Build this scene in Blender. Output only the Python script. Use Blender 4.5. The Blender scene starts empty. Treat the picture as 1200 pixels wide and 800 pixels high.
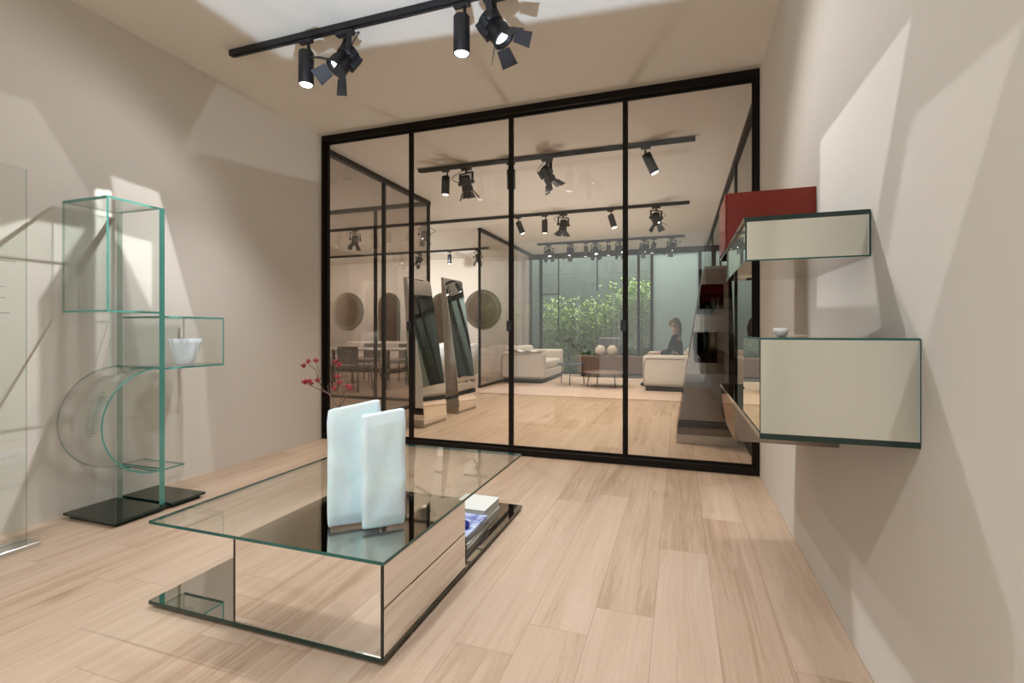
import bpy, bmesh, math, random
from mathutils import Vector, Matrix, Euler, noise
random.seed(7)
S = bpy.context.scene
COL = S.collection
R = math.radians

# ------------------------------------------------------------------ camera, world, exposure
CAMZ = 1.1
XL, XR, YP, H = -3.455, 0.579, 4.103, 3.085      # left wall, right wall, glass partition, ceiling height
YF, YB = -1.9, 12.3                               # open front behind the camera, garden window at the back
cam = bpy.data.cameras.new('camera'); camo = bpy.data.objects.new('camera', cam); COL.objects.link(camo)
camo.location = (0, 0, CAMZ); camo.rotation_euler = (R(90), 0, R(18.819))
cam.sensor_width = 36; cam.lens = 573.7 / 1200 * 36; cam.shift_y = -12.6 / 1200
cam.clip_start = 0.05; cam.clip_end = 100
S.camera = camo
S.view_settings.view_transform = 'Standard'; S.view_settings.look = 'None'
S.view_settings.gamma = 1.0; S.view_settings.use_curve_mapping = False
S.view_settings.exposure = 0.0
cy = S.cycles
cy.max_bounces = 12; cy.transparent_max_bounces = 48; cy.glossy_bounces = 7; cy.diffuse_bounces = 5
cy.transmission_bounces = 8; cy.caustics_reflective = False; cy.caustics_refractive = False
cy.sample_clamp_indirect = 3.0; cy.use_denoising = True
W = bpy.data.worlds.new('daylight'); S.world = W; W.use_nodes = True
W.node_tree.nodes['Background'].inputs[0].default_value = (0.88, 0.96, 0.90, 1)
W.node_tree.nodes['Background'].inputs[1].default_value = 0.85

def area(name, loc, rot, sx, sy, power, color=(1, 1, 1)):
    l = bpy.data.lights.new(name, 'AREA'); l.shape = 'RECTANGLE'; l.size = sx; l.size_y = sy
    l.energy = power; l.color = color
    o = bpy.data.objects.new(name, l); COL.objects.link(o); o.location = loc; o.rotation_euler = rot
    return o
# unseen area light added behind the camera as soft fill
area('rear_fill_light', ((XL + XR) / 2, YF + 0.02, 1.55), (R(90), 0, 0), 3.8, 2.9, 30, (1.0, 0.98, 0.95))

def spot(name, loc, target, power, angle=80, blend=0.6, color=(1, 0.95, 0.87), radius=0.03, polys=None, soft=0.012, base=0.0):
    """A lamp; polys are bright patches drawn into its beam: lists of points in the room the beam's outline falls on."""
    l = bpy.data.lights.new(name, 'SPOT'); l.energy = power; l.spot_size = R(angle); l.spot_blend = blend
    l.color = color; l.shadow_soft_size = radius
    o = bpy.data.objects.new(name, l); COL.objects.link(o); o.location = loc
    o.rotation_euler = (Vector(target) - Vector(loc)).to_track_quat('-Z', 'Y').to_euler()
    if polys:
        l.use_nodes = True; nt = l.node_tree; em = [n for n in nt.nodes if n.type == 'EMISSION'][0]
        geo = nt.nodes.new('ShaderNodeNewGeometry'); P = Vector(loc); total = None
        for poly in polys:
            g = 1.0
            if isinstance(poly, tuple): poly, g = poly
            pts = [(Vector(q) - P) for q in poly]; c = sum(pts, Vector()) / len(pts); prod = None
            for a, b in zip(pts, pts[1:] + pts[:1]):
                n = a.cross(b).normalized()
                if n.dot(c) < 0: n = -n
                d = nt.nodes.new('ShaderNodeVectorMath'); d.operation = 'DOT_PRODUCT'; d.inputs[1].default_value = n
                nt.links.new(geo.outputs['Incoming'], d.inputs[0])
                m = nt.nodes.new('ShaderNodeMapRange'); m.interpolation_type = 'SMOOTHSTEP'
                m.inputs['From Min'].default_value = -soft; m.inputs['From Max'].default_value = soft
                nt.links.new(d.outputs['Value'], m.inputs['Value'])
                if prod is None:
                    prod = nt.nodes.new('ShaderNodeMath'); prod.operation = 'MULTIPLY'; prod.inputs[1].default_value = g
                    nt.links.new(m.outputs[0], prod.inputs[0])
                else:
                    k = nt.nodes.new('ShaderNodeMath'); k.operation = 'MULTIPLY'
                    nt.links.new(prod.outputs[0], k.inputs[0]); nt.links.new(m.outputs[0], k.inputs[1]); prod = k
            k = nt.nodes.new('ShaderNodeMath'); k.operation = 'ADD'; nt.links.new(prod.outputs[0], k.inputs[0])
            if total is None: k.inputs[1].default_value = base
            else: nt.links.new(total.outputs[0], k.inputs[1])
            total = k
        nt.links.new(total.outputs[0], em.inputs['Strength'])
    return o

# the room's spot lamps and added fill spots (housings further down only for the lamps)
TA, TB, TC, TE = 2.645, 5.33, 7.95, 10.72        # the ceiling tracks
LAMPC = (0.98, 1.0, 1.04)
WARM = (1, 0.90, 0.74)
def on_plane(u, v, axis, c):                     # the room point of a sight line on a wall, floor or ceiling
    th = R(18.819); f = 573.7
    d = Vector((-math.sin(th), math.cos(th), 0)) + Vector((math.cos(th), math.sin(th), 0)) * ((u - 600) / f) + Vector((0, 0, (387.4 - v) / f))
    o = Vector((0, 0, CAMZ)); return o + d * ((c - o[axis]) / d[axis])
def LW(*uv): return [on_plane(u, v, 0, XL) for u, v in uv]
spot('lamp_or_fill_light', (-2.35, TA - .03, 2.70), (-2.9, 2.7, 0), 80, 95, 0.9, LAMPC)
spot('lamp_or_fill_light', (-1.216, TA - .03, 2.70), (-1.2, 2.5, 0), 80, 100, 0.9, LAMPC)
# barn door lamp on the tower and left wall: slanted patches drawn into its beam for door and pane shadows
spot('lamp_or_fill_light', (-2.12, TA - .1, 2.60), (-3.4, 1.5, 1.0), 210, 120, 0.5, LAMPC, 0.012,
     polys=[(LW((-160, 340), (33, 257), (100, 268), (45, 352), (47, 640), (-160, 720)), 0.0),
            (LW((-260, 330), (33, 257), (45, 352), (47, 640), (-260, 760)), 0.75), (LW((33, 257), (100, 268), (45, 352)), 0.75),
            (LW((112, 222), (130, 224), (132, 590), (112, 598)), 1.15), (LW((132, 272), (178, 284), (178, 362)), 0.55),
            (LW((-200, 60), (38, 118), (110, 235), (33, 257), (-200, 330)), 0.08),
            (LW((130, 206), (186, 225), (240, 420), (250, 560), (186, 570)), 0.28)], soft=0.006, base=0.11)
# barn door lamp on the wall shelves, with patches drawn into its beam for reflections off their mirrored tops
spot('lamp_or_fill_light', (-0.90, TA - .06, 2.66), (0.579, 1.6, 0.9), 95, 122, 0.6, LAMPC, 0.005,
     polys=[([(XR, 2.436, 1.921), (XR, 1.557, 1.924), (XR, 1.99, 1.07), (XR, 2.436, 1.16)], 0.58),
            ([(XR, 1.557, 1.659), (XR, 1.118, 1.65), (XR, 1.49, 1.05), (XR, 1.725, 1.30)], 0.5),
            ([(XR, 4.09, 1.0), (XR, 4.09, -1.0), (XR, 2.90, -1.0), (XR, 2.90, 1.0)], 0.75)], soft=0.0025, base=0.64)
spot('lamp_or_fill_light', (-0.25, TA - .05, 2.68), (-0.9, 2.0, 0), 55, 100, 0.9, LAMPC)  # unseen spot added out of frame, without a housing
spot('glass_bounce_standin', (-0.10, 3.5, 2.45), (-3.4, 3.4, 2.6), 45, 60, 0.3, LAMPC, 0.012, polys=[LW((213, 175), (255, 97), (377, 158), (377, 215))], soft=.006)  # added spot stands in for light off the glass partition
spot('lamp_or_fill_light', (-1.216, TA - .05, 2.69), (XR, 1.9, 0.1), 110, 60, 0.3, LAMPC, 0.012, polys=[[on_plane(u, v, 0, XR) for u, v in ((1003, 708), (1085, 830), (1040, 830), (1003, 762))]], soft=.006)  # extra spot added to draw the lit triangle low on the right wall
spot('shelf_bounce_standin', (-0.12, 2.42, 0.95), (XR, 2.0, 1.2), 9, 100, 0.3, LAMPC, 0.01,
     polys=[([on_plane(u, v, 0, XR) for u, v in ((957, 290), (1022, 296), (1030, 358), (957, 360))], 0.8),
            ([on_plane(u, v, 0, XR) for u, v in ((905, 300), (1021, 296), (1036, 400), (905, 400))], 0.9)], soft=.01)  # added spot stands in for light off the lower shelf plate
# unseen fill spots added above and behind the camera
for x, y, tx, ty, p in ((-2.6, -0.1, -2.6, 0.9, 45), (-1.3, -0.1, -1.3, 0.9, 75), (-0.3, -0.1, -0.6, 1.0, 62)):
    spot('lamp_or_fill_light', (x, y, 2.75), (tx, ty, 0.3), p, 100, 0.9, LAMPC)
spot('mirror_bounce_standin', (-1.3, -0.1, 2.72), (-1.9, 1.1, 0), 28, 60, 0.3, LAMPC, 0.015, polys=[[on_plane(u, v, 2, 0.0) for u, v in ((125, 757), (182, 722), (270, 744), (243, 792))]], soft=.004)  # added spot draws the patch thrown on the floor by the table mirrors
# bodiless spot added to stand in for the table's reflection on the ceiling
spot('table_bounce_standin', (-0.72, 1.12, 0.37), (-1.0, 2.0, 3.0), 300, 150, 0.2, (0.70, 0.88, 1.12), 0.02,
     polys=[([(-2.74, 0.6, H), (-2.73, 2.90, H), (-1.44, 2.99, H), (0.5, 3.2, H), (0.56, 0.3, H)], 1.0)], soft=0.012, base=0.0)
# lamps of the back room
for x, y in ((-2.45, TB), (-1.4, TB), (-0.3, TB), (-1.8, TC), (-0.34, TC), (-1.0, TC), (-2.3, TE), (-0.6, TE)):
    spot('lamp_or_fill_light', (x, y, 2.68), (x + random.uniform(-.3, .3), y - 0.2, 0), 105, 120, 0.9, WARM)
for x, y, tx, ty, tz in ((-5.25, 10.2, -5.3, 12.2, 1.6), (-7.5, 10.2, -7.6, 12.2, 1.6), (-5.0, 8.0, -4.9, 9.5, 0), (-6.8, 6.0, -6.5, 7.5, 0), (-9.2, 10.2, -9.3, 12.2, 1.6)):
    spot('lamp_or_fill_light', (x, y, 2.68), (tx, ty, tz), 150, 140, 0.9, LAMPC)  # left room spots added for brightness, partly without a fixture
# upward fill spots added to brighten the ceilings of the back rooms
for x, y, p in ((-1.5, 6.6, 75), (-1.5, 9.0, 75), (-6.2, 6.6, 95), (-6.6, 9.6, 120)):
    spot('back_ceiling_fill', (x, y, 0.78), (x, y, 3.0), p, 165, 0.3, (1.0, 0.97, 0.92), 0.25)
# daylight in the planted court behind the garden window
area('court_daylight', (-1.5, 13.4, 4.2), (0, 0, 0), 6.0, 1.6, 260, (0.97, 1.0, 0.97))

# ------------------------------------------------------------------ materials
MATS = {}
def new_mat(name):
    m = bpy.data.materials.new(name); m.use_nodes = True; MATS[name] = m
    return m, m.node_tree, m.node_tree.nodes, m.node_tree.links
def pbr(name, color, rough=0.5, metal=0.0, spec=0.5, bump=None, vary=0.0, scale=40, **kw):
    m, nt, N, L = new_mat(name); b = N['Principled BSDF']
    b.inputs['Base Color'].default_value = (*color, 1); b.inputs['Roughness'].default_value = rough
    b.inputs['Metallic'].default_value = metal; b.inputs['Specular IOR Level'].default_value = spec
    for k, v in kw.items(): b.inputs[k.replace('_', ' ')].default_value = v
    if vary or bump:
        tc = N.new('ShaderNodeTexCoord'); nz = N.new('ShaderNodeTexNoise'); nz.inputs['Scale'].default_value = scale; nz.inputs['Detail'].default_value = 4
        L.new(tc.outputs['Object'], nz.inputs['Vector'])
        if vary:
            mx = N.new('ShaderNodeMix'); mx.data_type = 'RGBA'
            mx.inputs['A'].default_value = (*[c * (1 - vary) for c in color], 1); mx.inputs['B'].default_value = (*[min(1, c * (1 + vary)) for c in color], 1)
            L.new(nz.outputs['Fac'], mx.inputs['Factor']); L.new(mx.outputs['Result'], b.inputs['Base Color'])
        if bump:
            bp = N.new('ShaderNodeBump'); bp.inputs['Strength'].default_value = bump; bp.inputs['Distance'].default_value = 0.01
            L.new(nz.outputs['Fac'], bp.inputs['Height']); L.new(bp.outputs['Normal'], b.inputs['Normal'])
    return m
def glass(name, tint, f0=0.045, rough=0.0, refl=(1, 1, 1)):
    """Clear pane: each face lets light straight through with a tint and mirrors by angle."""
    m, nt, N, L = new_mat(name); N.remove(N['Principled BSDF']); out = N['Material Output']
    g = N.new('ShaderNodeNewGeometry'); d = N.new('ShaderNodeVectorMath'); d.operation = 'DOT_PRODUCT'
    L.new(g.outputs['Normal'], d.inputs[0]); L.new(g.outputs['Incoming'], d.inputs[1])
    def M(op, a, b=None):
        k = N.new('ShaderNodeMath'); k.operation = op
        for i, v in enumerate((a, b)):
            if v is None: continue
            if isinstance(v, (int, float)): k.inputs[i].default_value = v
            else: L.new(v, k.inputs[i])
        return k.outputs[0]
    c = M('ABSOLUTE', d.outputs['Value']); p = M('POWER', M('SUBTRACT', 1.0, c), 5.0)
    f = M('ADD', M('MULTIPLY', p, 1 - f0), f0)
    t = N.new('ShaderNodeBsdfTransparent'); t.inputs[0].default_value = (*tint, 1)
    gl = N.new('ShaderNodeBsdfGlossy'); gl.inputs['Roughness'].default_value = rough; gl.inputs['Color'].default_value = (*refl, 1)
    mx = N.new('ShaderNodeMixShader'); L.new(f, mx.inputs[0]); L.new(t.outputs[0], mx.inputs[1]); L.new(gl.outputs[0], mx.inputs[2])
    L.new(mx.outputs[0], out.inputs['Surface'])
    return m
def mirror(name, color, rough=0.0):
    m, nt, N, L = new_mat(name); N.remove(N['Principled BSDF'])
    gl = N.new('ShaderNodeBsdfGlossy'); gl.inputs['Roughness'].default_value = rough; gl.inputs['Color'].default_value = (*color, 1)
    L.new(gl.outputs[0], N['Material Output'].inputs['Surface'])
    return m
def emit(name, color, s):
    m, nt, N, L = new_mat(name); b = N['Principled BSDF']
    b.inputs['Base Color'].default_value = (.8, .8, .8, 1); b.inputs['Emission Color'].default_value = (*color, 1); b.inputs['Emission Strength'].default_value = s
    return m

WALL = pbr('wall_paint', (0.60, 0.55, 0.485), 0.9, spec=0.2, bump=0.04, vary=0.015, scale=60)
CEIL = pbr('ceiling_paint', (0.70, 0.655, 0.575), 0.92, spec=0.15, vary=0.01, scale=10)
BWALL = pbr('back_wall_paint', (0.62, 0.56, 0.48), 0.9, spec=0.2, vary=0.015, scale=60)
BLACK = pbr('black_metal', (0.012, 0.012, 0.014), 0.42, spec=0.4)
FRAME = pbr('brown_black_frame', (0.009, 0.0055, 0.0035), 0.5, spec=0.15)
FLAP = pbr('barn_door_metal', (0.03, 0.03, 0.034), 0.5, spec=0.4)
FAINT = glass('faint_green_edge', (.50, .62, .58), .05)
DARKB = mirror('darkest_bronze_mirror', (.14, .122, .108))
BRUSH = pbr('brushed_champagne_metal', (0.42, 0.37, 0.31), 0.38, 0.9)
STEEL = pbr('steel', (0.55, 0.55, 0.55), 0.3, 1.0)
LENS = emit('lit_lens', (0.93, 0.96, 1.0), 6.0)
LENSDIM = emit('dim_lens', (1.0, 0.95, 0.88), 1.6)
PART = glass('bronze_partition_glass', (0.965, 0.952, 0.94), 0.03)
TINT = glass('smoked_bronze_glass', (0.84, 0.81, 0.785), 0.045)
DARKG = glass('dark_smoked_glass', (0.42, 0.37, 0.33), 0.06)
CLEAR = glass('clear_glass', (0.965, 0.985, 0.975), 0.04)
TOWERG = glass('green_tinged_glass', (0.96, 0.975, 0.967), 0.035)
WING = glass('garden_window_glass', (0.935, 0.96, 0.945), 0.03)
MIRR = mirror('mirror', (0.90, 0.885, 0.86))
MIRRPALE = mirror('pale_mirror', (0.86, 0.885, 0.83))
BRONZE = mirror('bronze_mirror', (0.47, 0.41, 0.35))
ROSE = mirror('rose_mirror', (0.66, 0.58, 0.53))
UNDER = mirror('dark_bronze_mirror', (0.34, 0.285, 0.25))
PLATE = mirror('table_plate_mirror', (0.66, 0.63, 0.58))
DMIRR = mirror('dark_mirror', (0.25, 0.27, 0.245))
SMOKE = mirror('smoked_mirror', (0.22, 0.20, 0.18))
EDGE = pbr('teal_glass_edge', (0.010, 0.085, 0.072), 0.12, spec=0.6, vary=0.5, scale=9)
EDGEL = pbr('pale_green_glass_edge', (0.085, 0.27, 0.225), 0.15, spec=0.6, vary=0.25, scale=6)
EDGED = pbr('dark_green_glass_edge', (0.004, 0.022, 0.018), 0.12, spec=0.6)
PLINTH = pbr('black_plinth', (0.008, 0.008, 0.008), 0.5)
RED = pbr('red_lacquer', (0.19, 0.020, 0.011), 0.2, spec=0.25)
FROST = pbr('frosted_blue_glass', (0.72, 0.885, 1.0), 0.38, spec=0.4, bump=0.15, vary=0.10, scale=14, Subsurface_Weight=0.35, Subsurface_Scale=0.05, Transmission_Weight=0.12)
PETAL = pbr('crimson_petal', (0.27, 0.018, 0.035), 0.55, vary=0.3, scale=60)
TWIG = pbr('brown_twig', (0.11, 0.05, 0.04), 0.7)
WHITE = pbr('white_ceramic', (0.82, 0.82, 0.80), 0.25)
PAPER = pbr('white_paper', (0.80, 0.79, 0.76), 0.7)
PAGES = pbr('page_block', (0.42, 0.43, 0.44), 0.8, vary=0.15, scale=120)
INK = pbr('dark_lettering', (0.03, 0.028, 0.025), 0.6)
UPH = pbr('cream_boucle', (0.66, 0.60, 0.52), 0.95, spec=0.1, bump=0.5, vary=0.08, scale=160)
THROW = pbr('white_throw', (0.80, 0.77, 0.72), 0.95, spec=0.1, bump=0.5, vary=0.05, scale=90)
RUGM = pbr('rug_wool', (0.58, 0.45, 0.37), 1.0, spec=0.05, bump=0.4, vary=0.08, scale=140)
WOOD = pbr('brown_wood', (0.16, 0.085, 0.05), 0.5, vary=0.2, scale=12)
SKIN = pbr('skin', (0.50, 0.33, 0.25), 0.55)
HAIR = pbr('light_brown_hair', (0.115, 0.085, 0.045), 0.55, vary=0.4, scale=90)
CLOTH = pbr('black_cloth', (0.006, 0.006, 0.008), 0.9, spec=0.1)
LEAF = pbr('leaf', (0.34, 0.47, 0.15), 0.55, vary=0.5, scale=5)
COURT = pbr('pale_court_wall', (0.125, 0.147, 0.134), 0.9, vary=0.05, scale=2)
def frosted():
    m, nt, N, L = new_mat('frosted_panel'); b = N['Principled BSDF']; b.inputs['Base Color'].default_value = (.6, .68, .62, 1); b.inputs['Roughness'].default_value = .35
    tl = N.new('ShaderNodeBsdfTranslucent'); tl.inputs[0].default_value = (.60, .66, .65, 1); mx = N.new('ShaderNodeMixShader'); mx.inputs[0].default_value = .75
    L.new(b.outputs[0], mx.inputs[1]); L.new(tl.outputs[0], mx.inputs[2]); L.new(mx.outputs[0], N['Material Output'].inputs['Surface'])
    return m
FROSTP = frosted()
GREENW = pbr('dark_green_wall', (0.035, 0.045, 0.025), 0.8, vary=0.6, scale=7)
DARKW = pbr('dark_panelling', (0.03, 0.026, 0.022), 0.6, vary=0.2, scale=8)
GREY = pbr('grey_upholstery', (0.20, 0.18, 0.165), 0.9, vary=0.1, scale=60)

def blue_cover():
    m, nt, N, L = new_mat('blue_marbled_cover'); b = N['Principled BSDF']; b.inputs['Roughness'].default_value = 0.3
    tc = N.new('ShaderNodeTexCoord'); nz = N.new('ShaderNodeTexNoise'); nz.inputs['Scale'].default_value = 16; nz.inputs['Distortion'].default_value = 1.5
    r = N.new('ShaderNodeValToRGB'); r.color_ramp.elements[0].color = (0.10, 0.14, 0.50, 1); r.color_ramp.elements[1].color = (0.62, 0.68, 0.90, 1)
    r.color_ramp.elements[0].position = 0.38; r.color_ramp.elements[1].position = 0.56
    L.new(tc.outputs['Object'], nz.inputs['Vector']); L.new(nz.outputs['Fac'], r.inputs[0]); L.new(r.outputs[0], b.inputs['Base Color'])
    return m
BLUE = blue_cover()
BLUED = pbr('deep_blue_glass', (0.03, 0.045, 0.30), 0.1)

def floor_mat():
    m, nt, N, L = new_mat('oak_planks'); b = N['Principled BSDF']
    def M(op, a, c=None, d=None):
        k = N.new('ShaderNodeMath'); k.operation = op
        for i, v in enumerate((a, c, d)):
            if v is None: continue
            if isinstance(v, (int, float)): k.inputs[i].default_value = v
            else: L.new(v, k.inputs[i])
        return k.outputs[0]
    tc = N.new('ShaderNodeTexCoord'); sp = N.new('ShaderNodeSeparateXYZ'); L.new(tc.outputs['Object'], sp.inputs[0])
    X, Y = sp.outputs[0], sp.outputs[1]
    u = M('DIVIDE', M('ADD', X, 20.07), 0.222); row = M('FLOOR', u); fu = M('FRACT', u)
    wr = N.new('ShaderNodeTexWhiteNoise'); wr.noise_dimensions = '1D'; L.new(row, wr.inputs['W'])
    v = M('ADD', M('DIVIDE', M('ADD', Y, 20.0), 1.55), M('MULTIPLY', wr.outputs['Value'], 7.3)); colm = M('FLOOR', v); fv = M('FRACT', v)
    cb = N.new('ShaderNodeCombineXYZ'); L.new(row, cb.inputs[0]); L.new(colm, cb.inputs[1])
    wn = N.new('ShaderNodeTexWhiteNoise'); wn.noise_dimensions = '2D'; L.new(cb.outputs[0], wn.inputs['Vector'])
    # grain, its own for every plank
    gv = N.new('ShaderNodeCombineXYZ'); L.new(M('MULTIPLY', X, 9.0), gv.inputs[0]); L.new(M('MULTIPLY', Y, 0.5), gv.inputs[1]); L.new(M('MULTIPLY', wn.outputs['Value'], 37.0), gv.inputs[2])
    n1 = N.new('ShaderNodeTexNoise'); n1.inputs['Scale'].default_value = 1.6; n1.inputs['Detail'].default_value = 7; n1.inputs['Roughness'].default_value = 0.62; n1.inputs['Distortion'].default_value = 0.7
    L.new(gv.outputs[0], n1.inputs['Vector'])
    gv2 = N.new('ShaderNodeCombineXYZ'); L.new(M('MULTIPLY', X, 90.0), gv2.inputs[0]); L.new(M('MULTIPLY', Y, 2.0), gv2.inputs[1]); L.new(M('MULTIPLY', wn.outputs['Value'], 91.0), gv2.inputs[2])
    n2 = N.new('ShaderNodeTexNoise'); n2.inputs['Scale'].default_value = 1.0; n2.inputs['Detail'].default_value = 3
    L.new(gv2.outputs[0], n2.inputs['Vector'])
    # cathedral rings
    rg = M('FRACT', M('MULTIPLY', n1.outputs['Fac'], 9.0)); rg2 = M('ABSOLUTE', M('SUBTRACT', rg, 0.5))
    r = N.new('ShaderNodeValToRGB'); e = r.color_ramp.elements
    e[0].position = 0.26; e[0].color = (0.345, 0.222, 0.138, 1); e[1].position = 0.68; e[1].color = (0.575, 0.435, 0.325, 1)
    k = r.color_ramp.elements.new(0.47); k.color = (0.49, 0.355, 0.255, 1)
    tone = M('ADD', M('ADD', M('MULTIPLY', n1.outputs['Fac'], 0.70), M('MULTIPLY', n2.outputs['Fac'], 0.22)), M('ADD', M('MULTIPLY', M('POWER', M('MULTIPLY', rg2, 2.0), 3.0), -0.07), M('MULTIPLY', M('SUBTRACT', wn.outputs['Value'], 0.5), 0.17)))
    kv = N.new('ShaderNodeCombineXYZ'); L.new(M('MULTIPLY', X, 5.0), kv.inputs[0]); L.new(M('MULTIPLY', Y, 2.4), kv.inputs[1])
    vo = N.new('ShaderNodeTexVoronoi'); vo.inputs['Scale'].default_value = 0.75; L.new(kv.outputs[0], vo.inputs['Vector'])
    kn = N.new('ShaderNodeMapRange'); kn.inputs['From Min'].default_value = 0.02; kn.inputs['From Max'].default_value = 0.22; kn.inputs['To Min'].default_value = -0.13; kn.inputs['To Max'].default_value = 0.0
    kn.interpolation_type = 'SMOOTHSTEP'; L.new(M('ADD', vo.outputs['Distance'], M('MULTIPLY', M('SUBTRACT', n1.outputs['Fac'], 0.5), 0.5)), kn.inputs['Value'])
    tone = M('ADD', M('ADD', tone, kn.outputs[0]), 0.045)
    L.new(tone, r.inputs[0])
    # joints
    du = M('MULTIPLY', M('MINIMUM', fu, M('SUBTRACT', 1.0, fu)), 0.222); dv = M('MULTIPLY', M('MINIMUM', fv, M('SUBTRACT', 1.0, fv)), 1.55)
    seam = M('LESS_THAN', M('MINIMUM', du, dv), 0.0009)
    mx = N.new('ShaderNodeMix'); mx.data_type = 'RGBA'; L.new(seam, mx.inputs['Factor']); L.new(r.outputs[0], mx.inputs['A']); mx.inputs['B'].default_value = (0.29, 0.19, 0.125, 1)
    L.new(mx.outputs['Result'], b.inputs['Base Color'])
    L.new(M('ADD', 0.30, M('MULTIPLY', n2.outputs['Fac'], 0.22)), b.inputs['Roughness']); b.inputs['Specular IOR Level'].default_value = 0.42
    bp = N.new('ShaderNodeBump'); bp.inputs['Strength'].default_value = 0.12; bp.inputs['Distance'].default_value = 0.003
    L.new(M('SUBTRACT', n2.outputs['Fac'], M('MULTIPLY', seam, 1.0)), bp.inputs['Height']); L.new(bp.outputs['Normal'], b.inputs['Normal'])
    return m
FLOOR = floor_mat()

# ------------------------------------------------------------------ mesh helpers
class G:
    """Gathers shapes into one mesh; every shape takes a material slot number."""
    def __init__(s): s.bm = bmesh.new()
    def _mi(s, faces, m):
        for f in faces: f.material_index = m
    def poly(s, pts, faces, m=0):
        vs = [s.bm.verts.new(p) for p in pts]; out = []
        for f in faces: out.append(s.bm.faces.new([vs[i] for i in f]))
        s._mi(out, m); return out
    def box(s, x0, x1, y0, y1, z0, z1, m=0, em=None, bev=0.0, seg=2):
        p = [(x, y, z) for z in (z0, z1) for y in (y0, y1) for x in (x0, x1)]
        q = [(0, 2, 3, 1), (4, 5, 7, 6), (0, 1, 5, 4), (2, 6, 7, 3), (0, 4, 6, 2), (1, 3, 7, 5)]
        fs = s.poly(p, q, m)
        if em is not None:                       # a slab: its four narrow sides are the edge material
            d = [z1 - z0, y1 - y0, x1 - x0]; k = d.index(min(d))
            for i, f in enumerate(fs):
                if i // 2 != k: f.material_index = em
        if bev:
            eds = {e for f in fs for e in f.edges}
            bmesh.ops.bevel(s.bm, geom=list(eds), offset=bev, segments=seg, affect='EDGES', profile=0.5)
        return fs
    def prism(s, prof, axis, a, b, m=0, em=None):
        """Outline prof (2-D) drawn out from a to b along axis x, y or z; caps in m, sides in em."""
        def P(u, v, w): return {'x': (w, u, v), 'y': (u, w, v), 'z': (u, v, w)}[axis]
        n = len(prof); pts = [P(u, v, a) for u, v in prof] + [P(u, v, b) for u, v in prof]
        fs = s.poly(pts, [tuple(range(n))[::-1], tuple(range(n, 2 * n))] + [(i, (i + 1) % n, n + (i + 1) % n, n + i) for i in range(n)], m)
        if em is not None: s._mi(fs[2:], em)
        return fs
    def tube(s, pts, r, m=0, n=8, caps=True):
        pts = [Vector(p) for p in pts]; rs = r if isinstance(r, (list, tuple)) else [r] * len(pts)
        rings = []; up = None
        for i, p in enumerate(pts):
            t = (pts[min(i + 1, len(pts) - 1)] - pts[max(i - 1, 0)]).normalized()
            if up is None: up = t.orthogonal().normalized()
            up = (up - t * up.dot(t)); up = up.normalized() if up.length > 1e-6 else t.orthogonal().normalized()
            w = t.cross(up)
            rings.append([s.bm.verts.new(p + (up * math.cos(2 * math.pi * k / n) + w * math.sin(2 * math.pi * k / n)) * rs[i]) for k in range(n)])
        out = []
        for a, b in zip(rings, rings[1:]):
            for k in range(n): out.append(s.bm.faces.new((a[k], a[(k + 1) % n], b[(k + 1) % n], b[k])))
        for f in out: f.smooth = True
        if caps: out.append(s.bm.faces.new(rings[0][::-1])); out.append(s.bm.faces.new(rings[-1]))
        s._mi(out, m)
    def lathe(s, prof, m=0, n=24, c=(0, 0, 0), axis='z'):
        rings = []
        for r, z in prof:
            ring = []
            for k in range(n):
                a = 2 * math.pi * k / n; q = (r * math.cos(a), r * math.sin(a), z)
                if axis == 'x': q = (q[2], q[0], q[1])
                if axis == 'y': q = (q[0], q[2], q[1])
                ring.append(s.bm.verts.new((c[0] + q[0], c[1] + q[1], c[2] + q[2])))
            rings.append(ring)
        out = []
        for a, b in zip(rings, rings[1:]):
            for k in range(n): out.append(s.bm.faces.new((a[k], a[(k + 1) % n], b[(k + 1) % n], b[k])))
        for f in out: f.smooth = True
        if prof[0][0] > 1e-5: out.append(s.bm.faces.new(rings[0]))
        if prof[-1][0] > 1e-5: out.append(s.bm.faces.new(rings[-1]))
        s._mi(out, m)
    def blob(s, c, r, m=0, sub=2, jit=0.0):
        g = bmesh.ops.create_icosphere(s.bm, subdivisions=sub, radius=1.0)
        for v in g['verts']:
            k = 1 + jit * noise.noise(v.co * 2.0 + Vector(c) * 9)
            v.co = Vector((c[0] + v.co.x * r[0] * k, c[1] + v.co.y * r[1] * k, c[2] + v.co.z * r[2] * k))
        fs = {f for v in g['verts'] for f in v.link_faces}
        for f in fs: f.smooth = True
        s._mi(fs, m)

def world_loc(o):
    v = Vector()
    while o is not None: v += o.location; o = o.parent
    return v
def obj(name, g, mats, parent=None, local=False, at=None):
    """Links the gathered shapes as ONE mesh object. Points are room points unless local."""
    me = bpy.data.meshes.new(name); bmesh.ops.recalc_face_normals(g.bm, faces=g.bm.faces)
    o = bpy.data.objects.new(name, me)
    base = Vector()
    if parent is not None: o.parent = parent
    if not local:
        pl = world_loc(parent) if parent is not None else Vector()
        if at is not None: o.location = Vector(at) - pl; base = Vector(at)
        else: base = pl
        bmesh.ops.translate(g.bm, verts=g.bm.verts, vec=-base)
    elif at is not None: o.location = at
    g.bm.to_mesh(me); g.bm.free()
    for m in (mats if isinstance(mats, (list, tuple)) else [mats]): me.materials.append(m)
    COL.objects.link(o)
    return o
def tag(o, label, cat, group=None, kind=None):
    o['label'] = label; o['category'] = cat
    if group: o['group'] = group
    if kind: o['kind'] = kind
    return o
def thing(name, loc, label, cat, group=None):
    o = bpy.data.objects.new(name, None); COL.objects.link(o); o.location = loc; o.empty_display_size = 0.1
    return tag(o, label, cat, group)
def bx(*a, **k):
    g = G(); g.box(*a, **k); return g
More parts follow.
